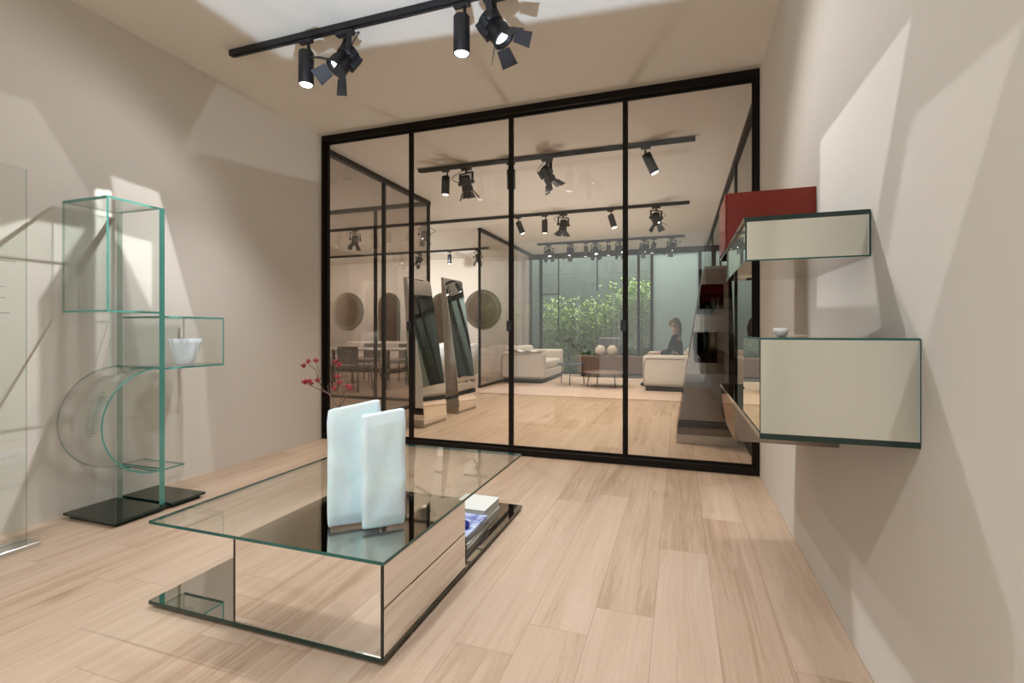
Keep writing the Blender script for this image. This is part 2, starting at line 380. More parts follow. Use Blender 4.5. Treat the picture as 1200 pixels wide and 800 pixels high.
def struct(name, g, mats, parent=None):
    o = obj(name, g, mats, parent)
    if parent is None: o['kind'] = 'structure'
    return o
def sroot(name, loc):
    o = bpy.data.objects.new(name, None); COL.objects.link(o); o.location = loc; o['kind'] = 'structure'
    return o
def copy_tree(o, parent=None):
    c = o.copy(); COL.objects.link(c)
    if parent is not None: c.parent = parent
    for ch in list(o.children): copy_tree(ch, c)
    return c

# ------------------------------------------------------------------ room shell
T = 0.12
XLL = -10.6                                            # far left wall of the rooms behind
struct('floor', bx(XLL - .2, 4.2, YF, YB, -0.1, 0.0), FLOOR)
struct('ceiling', bx(XLL - .2, 4.2, YF, YB + .1, H, H + .1), CEIL)
struct('wall_left', bx(XL - T, XL, YF, YP + 0.04, 0, H), WALL)
struct('wall_right', bx(XR, XR + T, YF, YP + 0.04, 0, H), WALL)
struct('wall_back', bx(XLL, -3.72, YB, YB + T, 0, H), BWALL)
struct('wall_far_left', bx(XLL - T, XLL, 4.1, YB + T, 0, H), BWALL)
struct('wall_side_left', bx(XLL, XL - T, 4.0, 4.1, 0, H), BWALL)
struct('wall_far_right', bx(3.4, 3.5, 4.0, YB, 0, H), GREENW)
struct('wall_side_right', bx(XR + T, 3.4, 4.0, 4.1, 0, H), DARKW)
struct('wall_court', bx(-5.2, 3.6, 14.2, 14.3, -0.2, 3.6), COURT)
struct('ground_court', bx(-5.2, 3.6, YB + T, 14.2, -0.12, -0.02), COURT)

# ------------------------------------------------------------------ front sliding glass partition
fr = G()
fr.box(XL, XR, YP, YP + .10, H - .062, H, bev=.003); 
tr = sroot('trim_1', (XL, YP, 0))
obj('top_rail', fr, FRAME, tr)
obj('bottom_rail', bx(XL, XR, YP, YP + .10, 0.0, .055, bev=.003), FRAME, tr)
obj('jamb', bx(XL, XL + .028, YP, YP + .10, .055, H - .062), FRAME, tr)
obj('jamb', bx(XR - .028, XR, YP, YP + .10, .055, H - .062), FRAME, tr)
divs = [XL + .028, -2.437, -1.421, -0.420, XR - .028]
for i in range(4):
    a, b = divs[i], divs[i + 1]
    y = YP + .034
    d = sroot(f'door_{i + 1}', ((a + b) / 2, y, .055))
    lo, hi = .055, H - .062
    s = .021
    g = G(); g.box(a, a + s, y, y + .026, lo, hi); obj('stile', g, FRAME, d)
    g = G(); g.box(b - s, b, y, y + .026, lo, hi); obj('stile', g, FRAME, d)
    obj('pane', bx(a + s, b - s, y + .010, y + .016, lo + .02, hi - .02), PART, d)
    g = G(); g.box(a + s, b - s, y + .004, y + .022, lo, lo + .02); obj('bottom_rail', g, FRAME, d)
    g = G(); g.box(a + s, b - s, y + .004, y + .022, hi - .02, hi); obj('top_rail', g, FRAME, d)
    hx = b if i < 3 else a
    if i < 3:
        hy = y
        g = G(); g.box(hx - .036, hx + .012, hy - .018, hy, 1.095, 1.190, bev=.003); obj('handle', g, BLACK, d)

# ------------------------------------------------------------------ glass walls of the rooms behind
def glass_wall(name, axis, c, a, b, mull, mat, ends=True):
    """Full-height pane wall on plane c, from a to b along the other axis, with a slim frame."""
    r = sroot(name, (c if axis == 'x' else a, a if axis == 'x' else c, 0))
    def B(u0, u1, z0, z1, t, **k):
        return bx(c - t, c + t, u0, u1, z0, z1, **k) if axis == 'x' else bx(u0, u1, c - t, c + t, z0, z1, **k)
    obj('top_rail', B(a, b, H - .06, H, .03), FRAME, r); obj('bottom_rail', B(a, b, 0, .04, .03), FRAME, r)
    for k, u in enumerate(mull): obj('mullion', B(u - .022, u + .022, .04, H - .06, .02), FRAME, r)
    us = [a] + list(mull) + [b]
    for u0, u1 in zip(us, us[1:]):
        if u1 - u0 < .06: continue
        obj('pane', B(u0 + .01, u1 - .01, .04, H - .06, .004), mat, r)
    return r
XG = -3.64
glass_wall('window_1', 'x', XG, YP + .12, 6.72, [5.50, 6.70], TINT)
glass_wall('window_2', 'x', XG, 8.72, 12.2, [8.74], TINT)
glass_wall('window_3', 'y', 6.72, -7.6, XG - .03, [-5.6, -4.6], TINT)
glass_wall('window_4', 'x', XR + .05, YP + .12, 12.2, [6.2, 8.4, 10.4], DARKG)

# garden window: mullions, tinted panes, one frosted panel
gw = sroot('window_5', (-3.64, YB, 0))
obj('top_rail', bx(-3.72, 3.4, YB - .03, YB + .05, H - .13, H), FRAME, gw)
obj('bottom_rail', bx(-3.72, 3.4, YB - .03, YB + .05, 0, .06), FRAME, gw)
for x, w in ((-3.68, .03), (-3.40, .035), (-0.93, .03), (-0.62, .03), (.47, .035)):
    obj('mullion', bx(x - w, x + w, YB - .03, YB + .05, .06, H - .13), FRAME, gw)
for a, b in ((-3.65, -3.435), (-3.365, -0.96), (-0.90, -.65), (.505, 3.38)):
    obj('pane', bx(a, b, YB + .005, YB + .013, .06, H - .13), WING, gw)
obj('frosted_pane', bx(-0.59, .435, YB + .005, YB + .02, .06, H - .13), FROSTP, gw)
obj('glazing_bar', bx(-3.365, -2.93, YB - .012, YB + .03, 2.03, 2.055), FRAME, gw)
obj('glazing_bar', bx(-2.94, -2.915, YB - .012, YB + .03, 1.1, H - .13), BLACK, gw)
obj('glazing_bar', bx(-1.95, -1.925, YB - .012, YB + .03, 2.1, H - .13), BLACK, gw)

# hedge behind the garden window
def hedge():
    g = G()
    for i in range(22000):
        dense = random.random()
        if dense < .35: x = random.gauss(-1.05, .35); z = random.uniform(.1, 2.3) * random.uniform(.6, 1.1)
        else: x = random.uniform(-3.6, .5); z = random.uniform(.0, 2.1) * random.uniform(.45, 1)
        y = random.uniform(13.05, 13.75)
        p = Vector((x, y, max(z, .02))); s = random.uniform(.03, .065)
        e = Euler((random.uniform(-1.2, 1.2), random.uniform(-1.2, 1.2), random.uniform(0, 6.28)))
        q = [p + e.to_matrix() @ Vector(v) * s for v in ((0, -1.3, 0), (.5, -.1, .12), (0, 1.3, 0), (-.5, -.1, .12))]
        g.poly(q, [(0, 1, 2, 3)])
    for x in [-3.3 + .28 * i for i in range(14)]:
        pts = [(x + .05 * math.sin(k * 1.3 + x * 5), 13.4 + .05 * math.cos(k + x), -0.02 + .28 * k) for k in range(7)]
        g.tube(pts, .012, 1, 6)
    o = obj('hedge', g, [LEAF, TWIG])
    tag(o, 'leafy green hedge growing outside the back garden window', 'hedge', kind='stuff')
hedge()

# ------------------------------------------------------------------ coffee table
tx0, tx1, ty0, ty1, tz = -1.995, -0.912, 1.376, 2.865, 0.345
t = thing('coffee_table', (-1.45, 2.1, 0), 'low square mirrored glass coffee table in the middle of the oak floor', 'coffee table')
obj('tabletop', bx(tx0, tx1, ty0, ty1, tz - .012, tz, m=0, em=1), [CLEAR, EDGE], t)
obj('plinth', bx(tx0 + .03, tx1 - .03, ty0 + .03, ty1 - .03, 0.0, .014), PLINTH, t)
obj('base_plate', bx(tx0, tx1, ty0, ty1, .014, .029, m=0, em=1), [PLATE, EDGED], t)
bxx0, byy1 = -1.553, 2.03
g = G(); g.box(bxx0, tx1 - .008, ty0 + .004, byy1, .029, tz - .014, m=0)
body = obj('mirrored_box', g, [MIRR], t)
g = G(); g.box(bxx0 + .002, tx1 - .008, ty0 + .006, byy1 - .002, tz - .0139, tz - .0125, m=0); obj('box_top', g, mirror('tinted_top_mirror', (.70, .635, .565)), body)
obj('corner_line', bx(bxx0 - .0015, bxx0 + .0015, ty0 + .001, ty0 + .006, .029, tz - .013), PLINTH, body)
obj('corner_line', bx(tx1 - .011, tx1 - .0045, ty0 + .0005, ty0 + .006, .029, tz - .013), PLINTH, body)
for z0, z1 in ((.031, .186), (.190, tz - .015)):
    obj('drawer', bx(tx1 - .008, tx1 - .003, ty0 + .009, byy1 - .002, z0, z1, bev=.001, seg=1), MIRR, t)
obj('drawer_gap', bx(tx1 - .008, tx1 - .006, ty0 + .008, byy1, .186, .190), PLINTH, body)

# frosted vase
def vase():
    g = G()
    ax = Vector((.72, .69, 0)).normalized(); nrm = Vector((ax.y, -ax.x, 0))
    def slab(c, wd, th, z0, z1, seed, tilt):
        c = Vector(c); nu, nv, nt_ = 14, 26, 4
        gr = bmesh.ops.create_cube(g.bm, size=1.0); vs = gr['verts']
        es = {e for v in vs for e in v.link_edges}
        bmesh.ops.subdivide_edges(g.bm, edges=list(es), cuts=9, use_grid_fill=True)
        allv = {v for f in g.bm.faces for v in f.verts if not v.tag}
        for v in allv:
            v.tag = True
            x, y, z = v.co * 2
            r = .16                                     # rounded outline
            px, pz = x * wd / 2, z * (z1 - z0) / 2
            hx, hz = wd / 2, (z1 - z0) / 2; rr = .010
            qx, qz = abs(px) - (hx - rr), abs(pz) - (hz - rr)
            if qx > 0 and qz > 0:
                l = math.hypot(qx, qz); k = rr / max(l, rr)
                px = math.copysign(hx - rr + qx * k, px); pz = math.copysign(hz - rr + qz * k, pz)
            edge = max(abs(x), abs(z)); py = y * th / 2 * (1 - .35 * max(0, edge - .82) / .18)
            n = noise.noise(Vector((px * 14 + seed, pz * 9, py * 10))); n2 = noise.noise(Vector((px * 5 + seed, pz * 4, 3)))
            px *= 1 + .045 * n + .045 * n2 * (1 if abs(x) > .9 else 0); py += .008 * n + .008 * n2
            zz = (z0 + z1) / 2 + pz + tilt * px * (pz + hz) / (2 * hz)
            v.co = c + ax * px + nrm * py + Vector((0, 0, zz))
    # nrm points towards the viewer; the right slab stands a step in front
    slab((-1.203, 1.617, 0), .200, .040, .347, .812, 1.3, .16)
    slab((-1.080, 1.630, 0), .165, .040, .3455, .788, 7.9, .12)
    slab((-1.128, 1.628, 0), .075, .050, .365, .770, 4.4, 0.0)
    o = obj('vase', g, FROST, at=(-1.15, 1.62, .345))
    for f in o.data.polygons: f.use_smooth = True
    m = o.modifiers.new('r', 'REMESH'); m.mode = 'VOXEL'; m.voxel_size = .0045; m.use_smooth_shade = True
    s = o.modifiers.new('s', 'SMOOTH'); s.iterations = 2
    tag(o, 'tall frosted pale blue glass vase of two stepped slabs on coffee table', 'vase')
vase()

# branch of red flowers standing in the vase
def px(u, v, Y):                                        # a point of the room on the depth Y
    th = R(18.819); f = 573.7
    fw = Vector((-math.sin(th), math.cos(th), 0)); rt = Vector((math.cos(th), math.sin(th), 0))
    d = fw + rt * ((u - 600) / f) + Vector((0, 0, (387.4 - v) / f))
    return Vector((0, 0, CAMZ)) + d * (Y / d.y)
def branch():
    Yb = 1.62
    t = thing('flower_branch', (-1.2, Yb, .70), 'branching twig with crimson blossoms standing in the pale blue vase', 'flower')
    base = Vector((-1.2, Yb, .66))
    st = G()
    def P(u, v, dy=0): return px(u, v, Yb + dy)
    a = P(397, 478); fk = P(386, 462)
    paths = [([base, a, fk, P(379, 457, .01)], .0026), ([P(379, 457, .01), P(373, 445, .02), P(370, 433, .02), P(362, 427, .02)], .0017),
             ([fk, P(375, 457, -.02), P(365, 452, -.03), P(358, 449, -.03)], .0017), ([a, P(404, 468, .0), P(402, 460, .01), P(401, 452, 0)], .0022),
             ([fk, P(384, 452, .02), P(388, 447, .02), P(392, 437, .02), P(393, 427, .02)], .0017), ([a, P(400, 464, -.02), P(397, 460, -.02), P(393, 455, -.02)], .0015),
             ([P(373, 445, .02), P(374, 436, .03), P(371, 426, .03)], .0014), ([P(403, 462, .01), P(405, 456, .0), P(409, 453, -.01)], .0013)]
    for p, r in paths: st.tube(p, r, 0, 6)
    obj('stem', st, TWIG, t)
    heads = [(361, 425, .02), (356, 430, .02), (362, 447, -.03), (357, 449, -.03), (372, 447, .0), (393, 425, .02), (397, 429, .02), (396, 443, .02), (398, 450, .0),
             (392, 457, -.02), (408, 454, -.01), (412, 456, -.01), (371, 424, .03), (365, 450, -.03)]
    for u, v, dy in heads:
        c = P(u, v, dy); g = G(); g.blob(c, (.005, .005, .006), 0, 1)
        for k in range(7):
            e = Euler((random.uniform(-1.1, 1.1), random.uniform(-1.1, 1.1), random.uniform(0, 6.28))).to_matrix()
            d = e @ Vector((0, 0, 1)); L = random.uniform(.013, .022)
            g.tube([c, c + d * L * .4, c + d * L * .8, c + d * L], [.0015, .0036, .0030, .0008], 0, 5)
        obj('flower', g, PETAL, t)
branch()

# books on the table base
def book(x0, x1, y0, y1, z0, z1, cover, label, rot=0, extra=None, grp='books on the coffee table base'):
    cx, cy_ = (x0 + x1) / 2, (y0 + y1) / 2; w, d = (x1 - x0) / 2, (y1 - y0) / 2
    t = thing('book', (cx, cy_, z0), label, 'book', grp); t.rotation_euler = (0, 0, R(rot)); h = z1 - z0
    g = G(); g.box(-w, w, -d, d, h - .002, h); g.box(-w, w, -d, d, 0, .002); g.box(-w, -w + .002, -d, d, .002, h - .002)
    obj('cover', g, cover, t, local=True)
    obj('page_block', bx(-w + .003, w - .004, -d + .004, d - .004, .002, h - .002), PAGES if cover is not PAPER else PAPER, t, local=True)
    return t
zb = .0292
book(-1.215, -.985, 2.20, 2.50, zb, zb + .022, PAPER, 'white book lying at the bottom of the stack on the table base', 2)
book(-1.21, -.985, 2.21, 2.50, zb + .0225, zb + .044, GREY, 'grey book lying in the middle of the stack under the blue magazine', -1)
book(-1.21, -.99, 2.20, 2.50, zb + .0445, zb + .058, BLUE, 'blue and white marbled magazine on top of the book stack', 1)
book(-1.25, -1.03, 2.55, 2.79, zb, zb + .060, PAPER, 'thick white book lying alone at the far corner of the table base', 0)
g = G(); g.lathe([(.001, 0), (.022, .001), (.026, .012), (.022, .028), (.010, .034), (.001, .036)], 0, 20, (-1.045, 2.31, zb + .0585))
tag(obj('paperweight', g, BLUED), 'small deep blue glass paperweight on the blue magazine', 'paperweight')

# ------------------------------------------------------------------ glass display tower by the left wall
fx, bk = -3.025, -3.405; ym, e = 2.150, .012
t = thing('display_tower', (-3.2, 2.15, 0), 'green-edged clear glass display tower of boxes beside the left wall', 'display shelf')
obj('plinth', bx(bk + .02, fx + .03, 1.885, 2.395, 0, .022), PLINTH, t)
g = G(); g.box(bk, fx + .06, 1.86, ym - .004, .022, .036, m=0, em=1); obj('base_plate', g, [DMIRR, EDGED], t)
g = G(); g.box(bk, fx + .06, ym + .034, 2.412, .022, .036, m=0, em=1); obj('base_plate', g, [DMIRR, EDGED], t)
def fb(*a):                                             # a pane whose wall-side edge is left clear
    g = G(); g.box(*a, m=0, em=1)[4].material_index = 2; return g
obj('upright_panel', fb(bk, fx, ym, ym + .034, .022, 1.857), [TOWERG, EDGEL, FAINT], t)
def open_box(name, y0, y1, z0, z1):
    r = obj(name, fb(bk, fx, y0, y1, z0, z0 + e), [TOWERG, EDGEL, FAINT], t)
    obj('top_pane', fb(bk, fx, y0, y1, z1 - e, z1), [TOWERG, EDGEL, FAINT], r)
    far = y0 if y0 < ym - .1 else y1 - e
    obj('side_pane', fb(bk, fx, far, far + e, z0 + e, z1 - e), [TOWERG, EDGEL, FAINT], r)
    obj('back_pane', bx(bk, bk + e * .6, y0 + e, y1 - e, z0 + e, z1 - e), [TOWERG, EDGEL, FAINT], r)
open_box('tall_upper_box', 1.857, ym, 1.205, 1.857)
open_box('side_box', ym + .034, 2.604, .858, 1.192)
# bent glass: half ring in the Y-Z plane, drawn out along X
def bent():
    g = G(); cz, r0, r1, n = .556, .322, .312, 40
    out = []; inn = []
    for k in range(n + 1):
        a = R(90) + math.pi * k / n
        out.append((ym + r0 * math.cos(a), cz + r0 * math.sin(a))); inn.append((ym + r1 * math.cos(a), cz + r1 * math.sin(a)))
    ring = out + inn[::-1]
    V = []
    for x in (bk, fx): V.append([(x, u, v) for u, v in ring])
    m = len(ring); pts = V[0] + V[1]
    fs = []
    for k in range(n):                                   # edge faces front and back
        fs += [((k, k + 1, m - 2 - k, m - 1 - k), 2), ((m + k, m + k + 1, m + m - 2 - k, m + m - 1 - k), 1)]
        fs += [((k, k + 1, m + k + 1, m + k), 0), ((m - 1 - k, m - 2 - k, m + m - 2 - k, m + m - 1 - k), 0)]
    fs += [((0, m - 1, m + m - 1, m), 1), ((n, n + 1, m + n + 1, m + n), 1)]
    vs = [g.bm.verts.new(p) for p in pts]
    for f, mi in fs:
        F = g.bm.faces.new([vs[i] for i in f]); F.material_index = mi; F.smooth = mi == 0
    return g
obj('bent_glass_shelf', bent(), [TOWERG, EDGEL, FAINT], t)
obj('low_shelf', fb(bk, fx, ym + .034, 2.315, .234, .244), [TOWERG, EDGEL, FAINT], t)
# folded white glass bowl inside the side box
def fluted():
    g = G(); n = 64; rings = []
    def ring(r, z, amp):
        return [g.bm.verts.new((-3.2 + (r + amp * math.sin(8 * a)) * math.cos(a) * .8, 2.452 + (r + amp * math.sin(8 * a)) * math.sin(a), z)) for a in (2 * math.pi * k / n for k in range(n))]
    zs = .8705
    prof = [(.050, 0, .0), (.058, .015, .001), (.074, .075, .005), (.090, .14, .009), (.098, .175, .011), (.094, .175, .011), (.084, .135, .009), (.068, .07, .005), (.050, .02, .001)]
    for r, z, amp in prof: rings.append(ring(r, zs + z, amp))
    for a, b in zip(rings, rings[1:]):
        for k in range(n): f = g.bm.faces.new((a[k], a[(k + 1) % n], b[(k + 1) % n], b[k])); f.smooth = True
    g.bm.faces.new(rings[0]); g.bm.faces.new(rings[-1])
    return g
MILK = glass('milky_glass', (0.9, 0.93, 0.95), 0.08, 0.15)
def milk():
    m, nt, N, L = new_mat('milky_white_glass'); b = N['Principled BSDF']; b.inputs['Base Color'].default_value = (.8, .86, .9, 1); b.inputs['Roughness'].default_value = .2
    tr_ = N.new('ShaderNodeBsdfTransparent'); mx = N.new('ShaderNodeMixShader'); mx.inputs[0].default_value = .5
    L.new(tr_.outputs[0], mx.inputs[1]); L.new(b.outputs[0], mx.inputs[2]); L.new(mx.outputs[0], N['Material Output'].inputs['Surface'])
    return m
tag(obj('bowl', fluted(), milk(), at=(-3.2, 2.452, .8705)), 'fluted milky glass bowl inside the side box of the glass tower', 'bowl')

# information panel of glass at the left edge
t = thing('information_panel', (-3.16, .9, 0), 'freestanding clear glass panel with small dark lettering left of the tower', 'sign')
obj('base', bx(-3.235, -3.10, .55, 1.60, 0, .022, m=0, bev=.002, seg=1), [mirror('brushed_chrome', (.72, .74, .74), .12)], t)
pn = obj('pane', bx(-3.19, -3.18, .62, 1.582, .022, 1.93, m=0, em=1), [CLEAR, glass('faint_edge', (.60, .66, .62), .06)], t)
def lettering():
    x = -3.1795
    for v, u1, h_, n in ((307, 18, .0105, 14), (336, 6, .007, 8), (349, 6, .007, 8), (367, 11, .007, 10)):
        end = px(u1, v, 1.4); k = -3.1795 / end.x; d = (end - Vector((0, 0, CAMZ))); d = d * (x / d.x) + Vector((0, 0, CAMZ))
        y = d.y; z = d.z; g = G()
        for i in range(n):
            w = random.uniform(.6, 1.0) * h_; hh = h_ * random.choice((.7, .7, 1.0))
            g.poly([(x, y - w, z), (x, y, z), (x, y, z + hh * .45), (x, y - w, z + hh * .45)], [(0, 1, 2, 3)])
            y -= w + h_ * .22 + (h_ * .6 if i in (5, 9) else 0)
        obj('lettering', g, INK, pn)
lettering()

# ------------------------------------------------------------------ shelves on the right wall
xf = .211
t = thing('wall_shelf', (.4, 1.7, .81), 'lower mirrored wall shelf with a tall mirror box over a long plate', 'wall shelf')
obj('base_plate', bx(xf, XR - .002, 1.5, 2.855, .802, .817, m=0, em=1), [UNDER, EDGED], t)
g = G(); g.box(xf + .003, XR - .002, 1.503, 1.884, .817, 1.075); mb = obj('mirror_box', g, MIRRPALE, t)
obj('top_plate', bx(xf, XR - .002, 1.5, 1.886, 1.075, 1.081, m=0, em=1), [CLEAR, EDGE], t)
obj('corner_edge', bx(xf + .0005, xf + .003, 1.501, 1.5025, .817, 1.075), EDGED, mb); obj('corner_edge', bx(XR - .0035, XR - .002, 1.4995, 1.503, .817, 1.075), EDGED, mb)
obj('drawer_block', bx(.214, XR - .002, 2.16, 2.853, .655, .802, bev=.001, seg=1), UNDER, t)
t = thing('wall_shelf', (.4, 2.2, 1.34), 'upper mirrored wall shelf with a low mirror box below a long glass plate', 'wall shelf')
obj('top_plate', bx(xf, XR - .002, 1.84, 2.855, 1.472, 1.487, m=0, em=1), [SMOKE, EDGED], t)
g = G(); g.box(xf + .006, XR - .002, 1.844, 2.545, 1.342, 1.472); mb = obj('mirror_box', g, MIRRPALE, t)
obj('corner_edge', bx(xf + .004, xf + .009, 1.842, 1.847, 1.342, 1.472), EDGED, mb); obj('corner_edge', bx(XR - .006, XR - .002, 1.8405, 1.844, 1.342, 1.472), EDGED, mb)
obj('bottom_plate', bx(xf + .004, XR - .002, 1.842, 2.547, 1.337, 1.342, m=0, em=1), [MIRR, EDGE], t)
t = thing('wall_cabinet', (.4, 2.65, 1.487), 'dark red lacquered box cabinet standing on the upper mirrored shelf', 'cabinet')
obj('body', bx(.214, XR - .002, 2.492, 2.85, 1.4872, 1.742, bev=.002), RED, t)
obj('door', bx(.205, .213, 2.494, 2.848, 1.489, 1.740, bev=.001, seg=1), RED, t)
g = G(); g.lathe([(.010, 0), (.015, .002), (.021, .016), (.0245, .027), (.0225, .027), (.018, .015), (.010, .005)], 0, 28, (.318, 1.80, 1.0812))
tag(obj('cup', g, WHITE), 'tiny white cup standing on top of the lower wall shelf', 'cup')

# ------------------------------------------------------------------ ceiling tracks and spotlights
def track(x0, x1, y, label):
    t = thing('ceiling_track', ((x0 + x1) / 2, y, H), label, 'lighting track', 'ceiling tracks')
    obj('rail', bx(x0, x1, y - .019, y + .019, H - .042, H - .002, bev=.002, seg=1), BLACK, t)
    obj('conductor_strip', bx(x0 + .03, x1, y - .008, y + .008, H - .052, H - .042), BLACK, t)
track(-3.01, .14, TA, 'black lighting track nearest the camera, across the front room ceiling')
track(-3.03, .16, TB, 'black lighting track just behind the glass partition, starting right of its second upright')
track(-8.2, .155, TC, 'black lighting track third from the camera, crossing both back rooms')
track(-3.05, .12, TE, 'black lighting track farthest back, in front of the garden window')
track(-9.0, -4.27, 10.83, 'black lighting track at the back of the left room, before the round mirrors')
ZT = H - .052

def make_cylinder():
    r = bpy.data.objects.new('cylinder_spotlight', None); COL.objects.link(r)
    g = G(); g.box(-.05, .05, -.016, .016, -.022, .002, bev=.003, seg=1); obj('track_adapter', g, BLACK, r, local=True)
    g = G(); g.tube([(.02, 0, -.02), (.02, 0, -.075)], .010, 0, 10); g.tube([(.008, 0, -.068), (.032, 0, -.068)], .012, 0, 10); obj('stem', g, BLACK, r, local=True)
    g = G(); g.lathe([(.001, -.005), (.044, -.006), (.049, -.012), (.049, -.225), (.045, -.228), (.043, -.222), (.001, -.220)], 0, 28)
    b = obj('housing', g, BLACK, r, local=True, at=(.0, 0, -.070))
    g = G(); g.lathe([(.001, -.2215), (.042, -.2225), (.036, -.229), (.020, -.234), (.001, -.236)], 0, 28); obj('lens', g, LENS, b, local=True)
    return r
def make_barn():
    r = bpy.data.objects.new('barn_door_spotlight', None); COL.objects.link(r)
    g = G(); g.box(-.055, .055, -.017, .017, -.024, .002, bev=.003, seg=1); obj('track_adapter', g, BLACK, r, local=True)
    g = G(); g.tube([(0, 0, -.02), (0, 0, -.052)], .013, 0, 10)
    g.box(-.083, .083, -.011, .011, -.060, -.050)
    for s in (-1, 1):
        g.box(s * .083 - .004, s * .083 + .004, -.014, .014, -.165, -.050); g.lathe([(.001, -.014), (.020, -.014), (.020, .014), (.001, .014)], 0, 14, (s * .083, 0, -.150), 'x')
    obj('yoke', g, BLACK, r, local=True)
    g = G(); g.lathe([(.001, .075), (.030, .074), (.045, .062), (.050, .04), (.050, -.03), (.056, -.034), (.056, -.075), (.060, -.078), (.060, -.086), (.048, -.086), (.044, -.062), (.001, -.055)], 0, 24)
    for z in (.052, .040, .028, .016, .004): g.lathe([(.050, z), (.056, z + .001), (.056, z + .005), (.050, z + .006)], 0, 20)
    g.box(-.030, .030, .035, .070, -.02, .06, bev=.004, seg=1)
    b = obj('housing', g, BLACK, r, local=True, at=(0, 0, -.150))
    g = G(); g.lathe([(.001, -.058), (.025, -.060), (.042, -.064), (.043, -.058), (.001, -.054)], 0, 24); obj('lens', g, LENS, b, local=True)
    for k in range(4):
        a = k * math.pi / 2 + .5; M = Matrix.Rotation(a, 3, 'Z'); out = .55 if k % 2 == 0 else .75
        w0, w1, L = .036, .052, .085
        dx, dz = math.sin(out) * L, math.cos(out) * L
        q = [(.058, -w0, -.088), (.058, w0, -.088), (.058 + dx, w1 * .9, -.088 - dz), (.058 + dx, -w1 * .9, -.088 - dz)]
        off = Vector((-.0025 * math.cos(out), 0, -.0025 * math.sin(out)))
        p = [M @ Vector(v) for v in q] + [M @ (Vector(v) + off) for v in q]
        g = G(); g.poly(p, [(0, 1, 2, 3), (7, 6, 5, 4), (0, 4, 5, 1), (1, 5, 6, 2), (2, 6, 7, 3), (3, 7, 4, 0)]); obj('barn_door_flap', g, FLAP, b, local=True)
    g = G(); pts = []
    for k in range(15):
        a = k / 14; pts.append((.02 + .15 * math.sin(a * math.pi) , .02 + .015 * math.sin(a * 5), -.03 - .12 * a))
    pts[-1] = (.02, .045, -.13)
    g.tube(pts, .0035, 0, 6); pts = [(-.02 - .05 * math.sin(k / 10 * math.pi), .02, -.03 - .09 * k / 10) for k in range(11)]; g.tube(pts, .0035, 0, 6)
    obj('cable', g, BLACK, r, local=True)
    return r
def orient(root, d):
    """Turns the lamp about its stem and tilts its housing so that it looks along d."""
    d = Vector(d).normalized(); pan = math.atan2(d.x, -d.y) if math.hypot(d.x, d.y) > .05 else 0
    tilt = math.acos(max(-1, min(1, -d.z)))
    root.rotation_euler = (0, 0, pan)
    for ch in root.children:
        n = ch.name.split('.')[0]
        if n == 'housing': ch.rotation_euler = (-tilt, 0, 0)
        if n == 'track_adapter': ch.rotation_euler = (0, 0, -pan)
cyl0, barn0 = make_cylinder(), make_barn(); used = {}
def fixture(kind, x, y, d, label, lit=True):
    src = cyl0 if kind == 'c' else barn0
    if kind in used: o = copy_tree(src)
    else: o = src; used[kind] = 1
    o.location = (x, y, ZT)
    if kind == 'b': o.scale = (1.18, 1.18, 1.18)
    tag(o, label, 'spotlight', 'spotlights on the ceiling tracks'); orient(o, d)
    for h_ in o.children:
        if h_.name.startswith('housing'):
            for l in h_.children:
                if l.name.startswith('lens') and not lit:
                    l.data = l.data.copy(); l.data.materials.clear(); l.data.materials.append(LENSDIM)
    return o
near = 'on the nearest ceiling track'
fixture('c', -2.35, TA, (0, 0, -1), 'black cylinder spotlight at the left end of the nearest track, pointing straight down')
fixture('b', -2.04, TA, (-.45, -.55, -1), 'black spotlight with four barn doors next to the left cylinder on the nearest track')
fixture('c', -1.216, TA, (0, 0, -1), 'black cylinder spotlight in the middle of the nearest track, pointing straight down')
fixture('b', -1.01, TA, (.75, .05, -1), 'black barn door spotlight right of the middle cylinder on the nearest track, turned right')
bt = 'on the track just behind the partition'
fixture('c', -2.66, TB, (0, -.05, -1), 'black cylinder spotlight leftmost ' + bt, False)
fixture('b', -2.39, TB, (.1, .3, -1), 'barn door spotlight left of centre ' + bt, True)
fixture('c', -1.83, TB, (-.15, .5, -1), 'cylinder spotlight half hidden by a dark upright ' + bt, False)
fixture('b', -1.40, TB, (.5, .4, -1), 'barn door spotlight tilted right, near the middle ' + bt, True)
fixture('c', -0.33, TB, (.45, .1, -1), 'black cylinder spotlight tilted right, rightmost ' + bt, True)
ct = 'on the third track from the camera'
fixture('c', -2.60, TC, (.4, 0, -1), 'small cylinder spotlight leftmost in the middle room ' + ct, False)
fixture('c', -2.13, TC, (0, 0, -1), 'unlit cylinder spotlight pointing straight down ' + ct, False)
fixture('b', -1.81, TC, (-.2, .2, -1), 'spotlight with barn doors beside the unlit cylinder ' + ct, True)
fixture('c', -1.04, TC, (.3, -.1, -1), 'bright lit cylinder spotlight tilted right ' + ct, True)
fixture('b', -0.335, TC, (.2, -.25, -1), 'bright spotlight with barn doors at the right end ' + ct, True)
fixture('b', -5.9, TC, (-.4, .3, -1), 'spotlight with barn doors seen through smoked glass ' + ct, True)
fixture('b', -4.4, TC, (.1, -.3, -1), 'spotlight behind the second upright of the partition ' + ct, True)
lt = 'on the track of the left back room'
fixture('c', -5.3, 10.83, (0, .05, -1), 'dark cylinder spotlight above the pill-shaped mirror ' + lt, False)
fixture('b', -4.55, 10.83, (-.2, .6, -1), 'bright barn door spotlight at the right end ' + lt, True)
fixture('b', -6.15, 10.83, (-.1, -.4, -1), 'bright spotlight behind smoked glass ' + lt, True)
et = 'on the track by the garden window'
pos = ['first from the left', 'second from the left', 'third from the left', 'fourth from the left', 'fifth from the left', 'just left of the dark upright', 'just right of the dark upright', 'second from the right', 'at the right end']
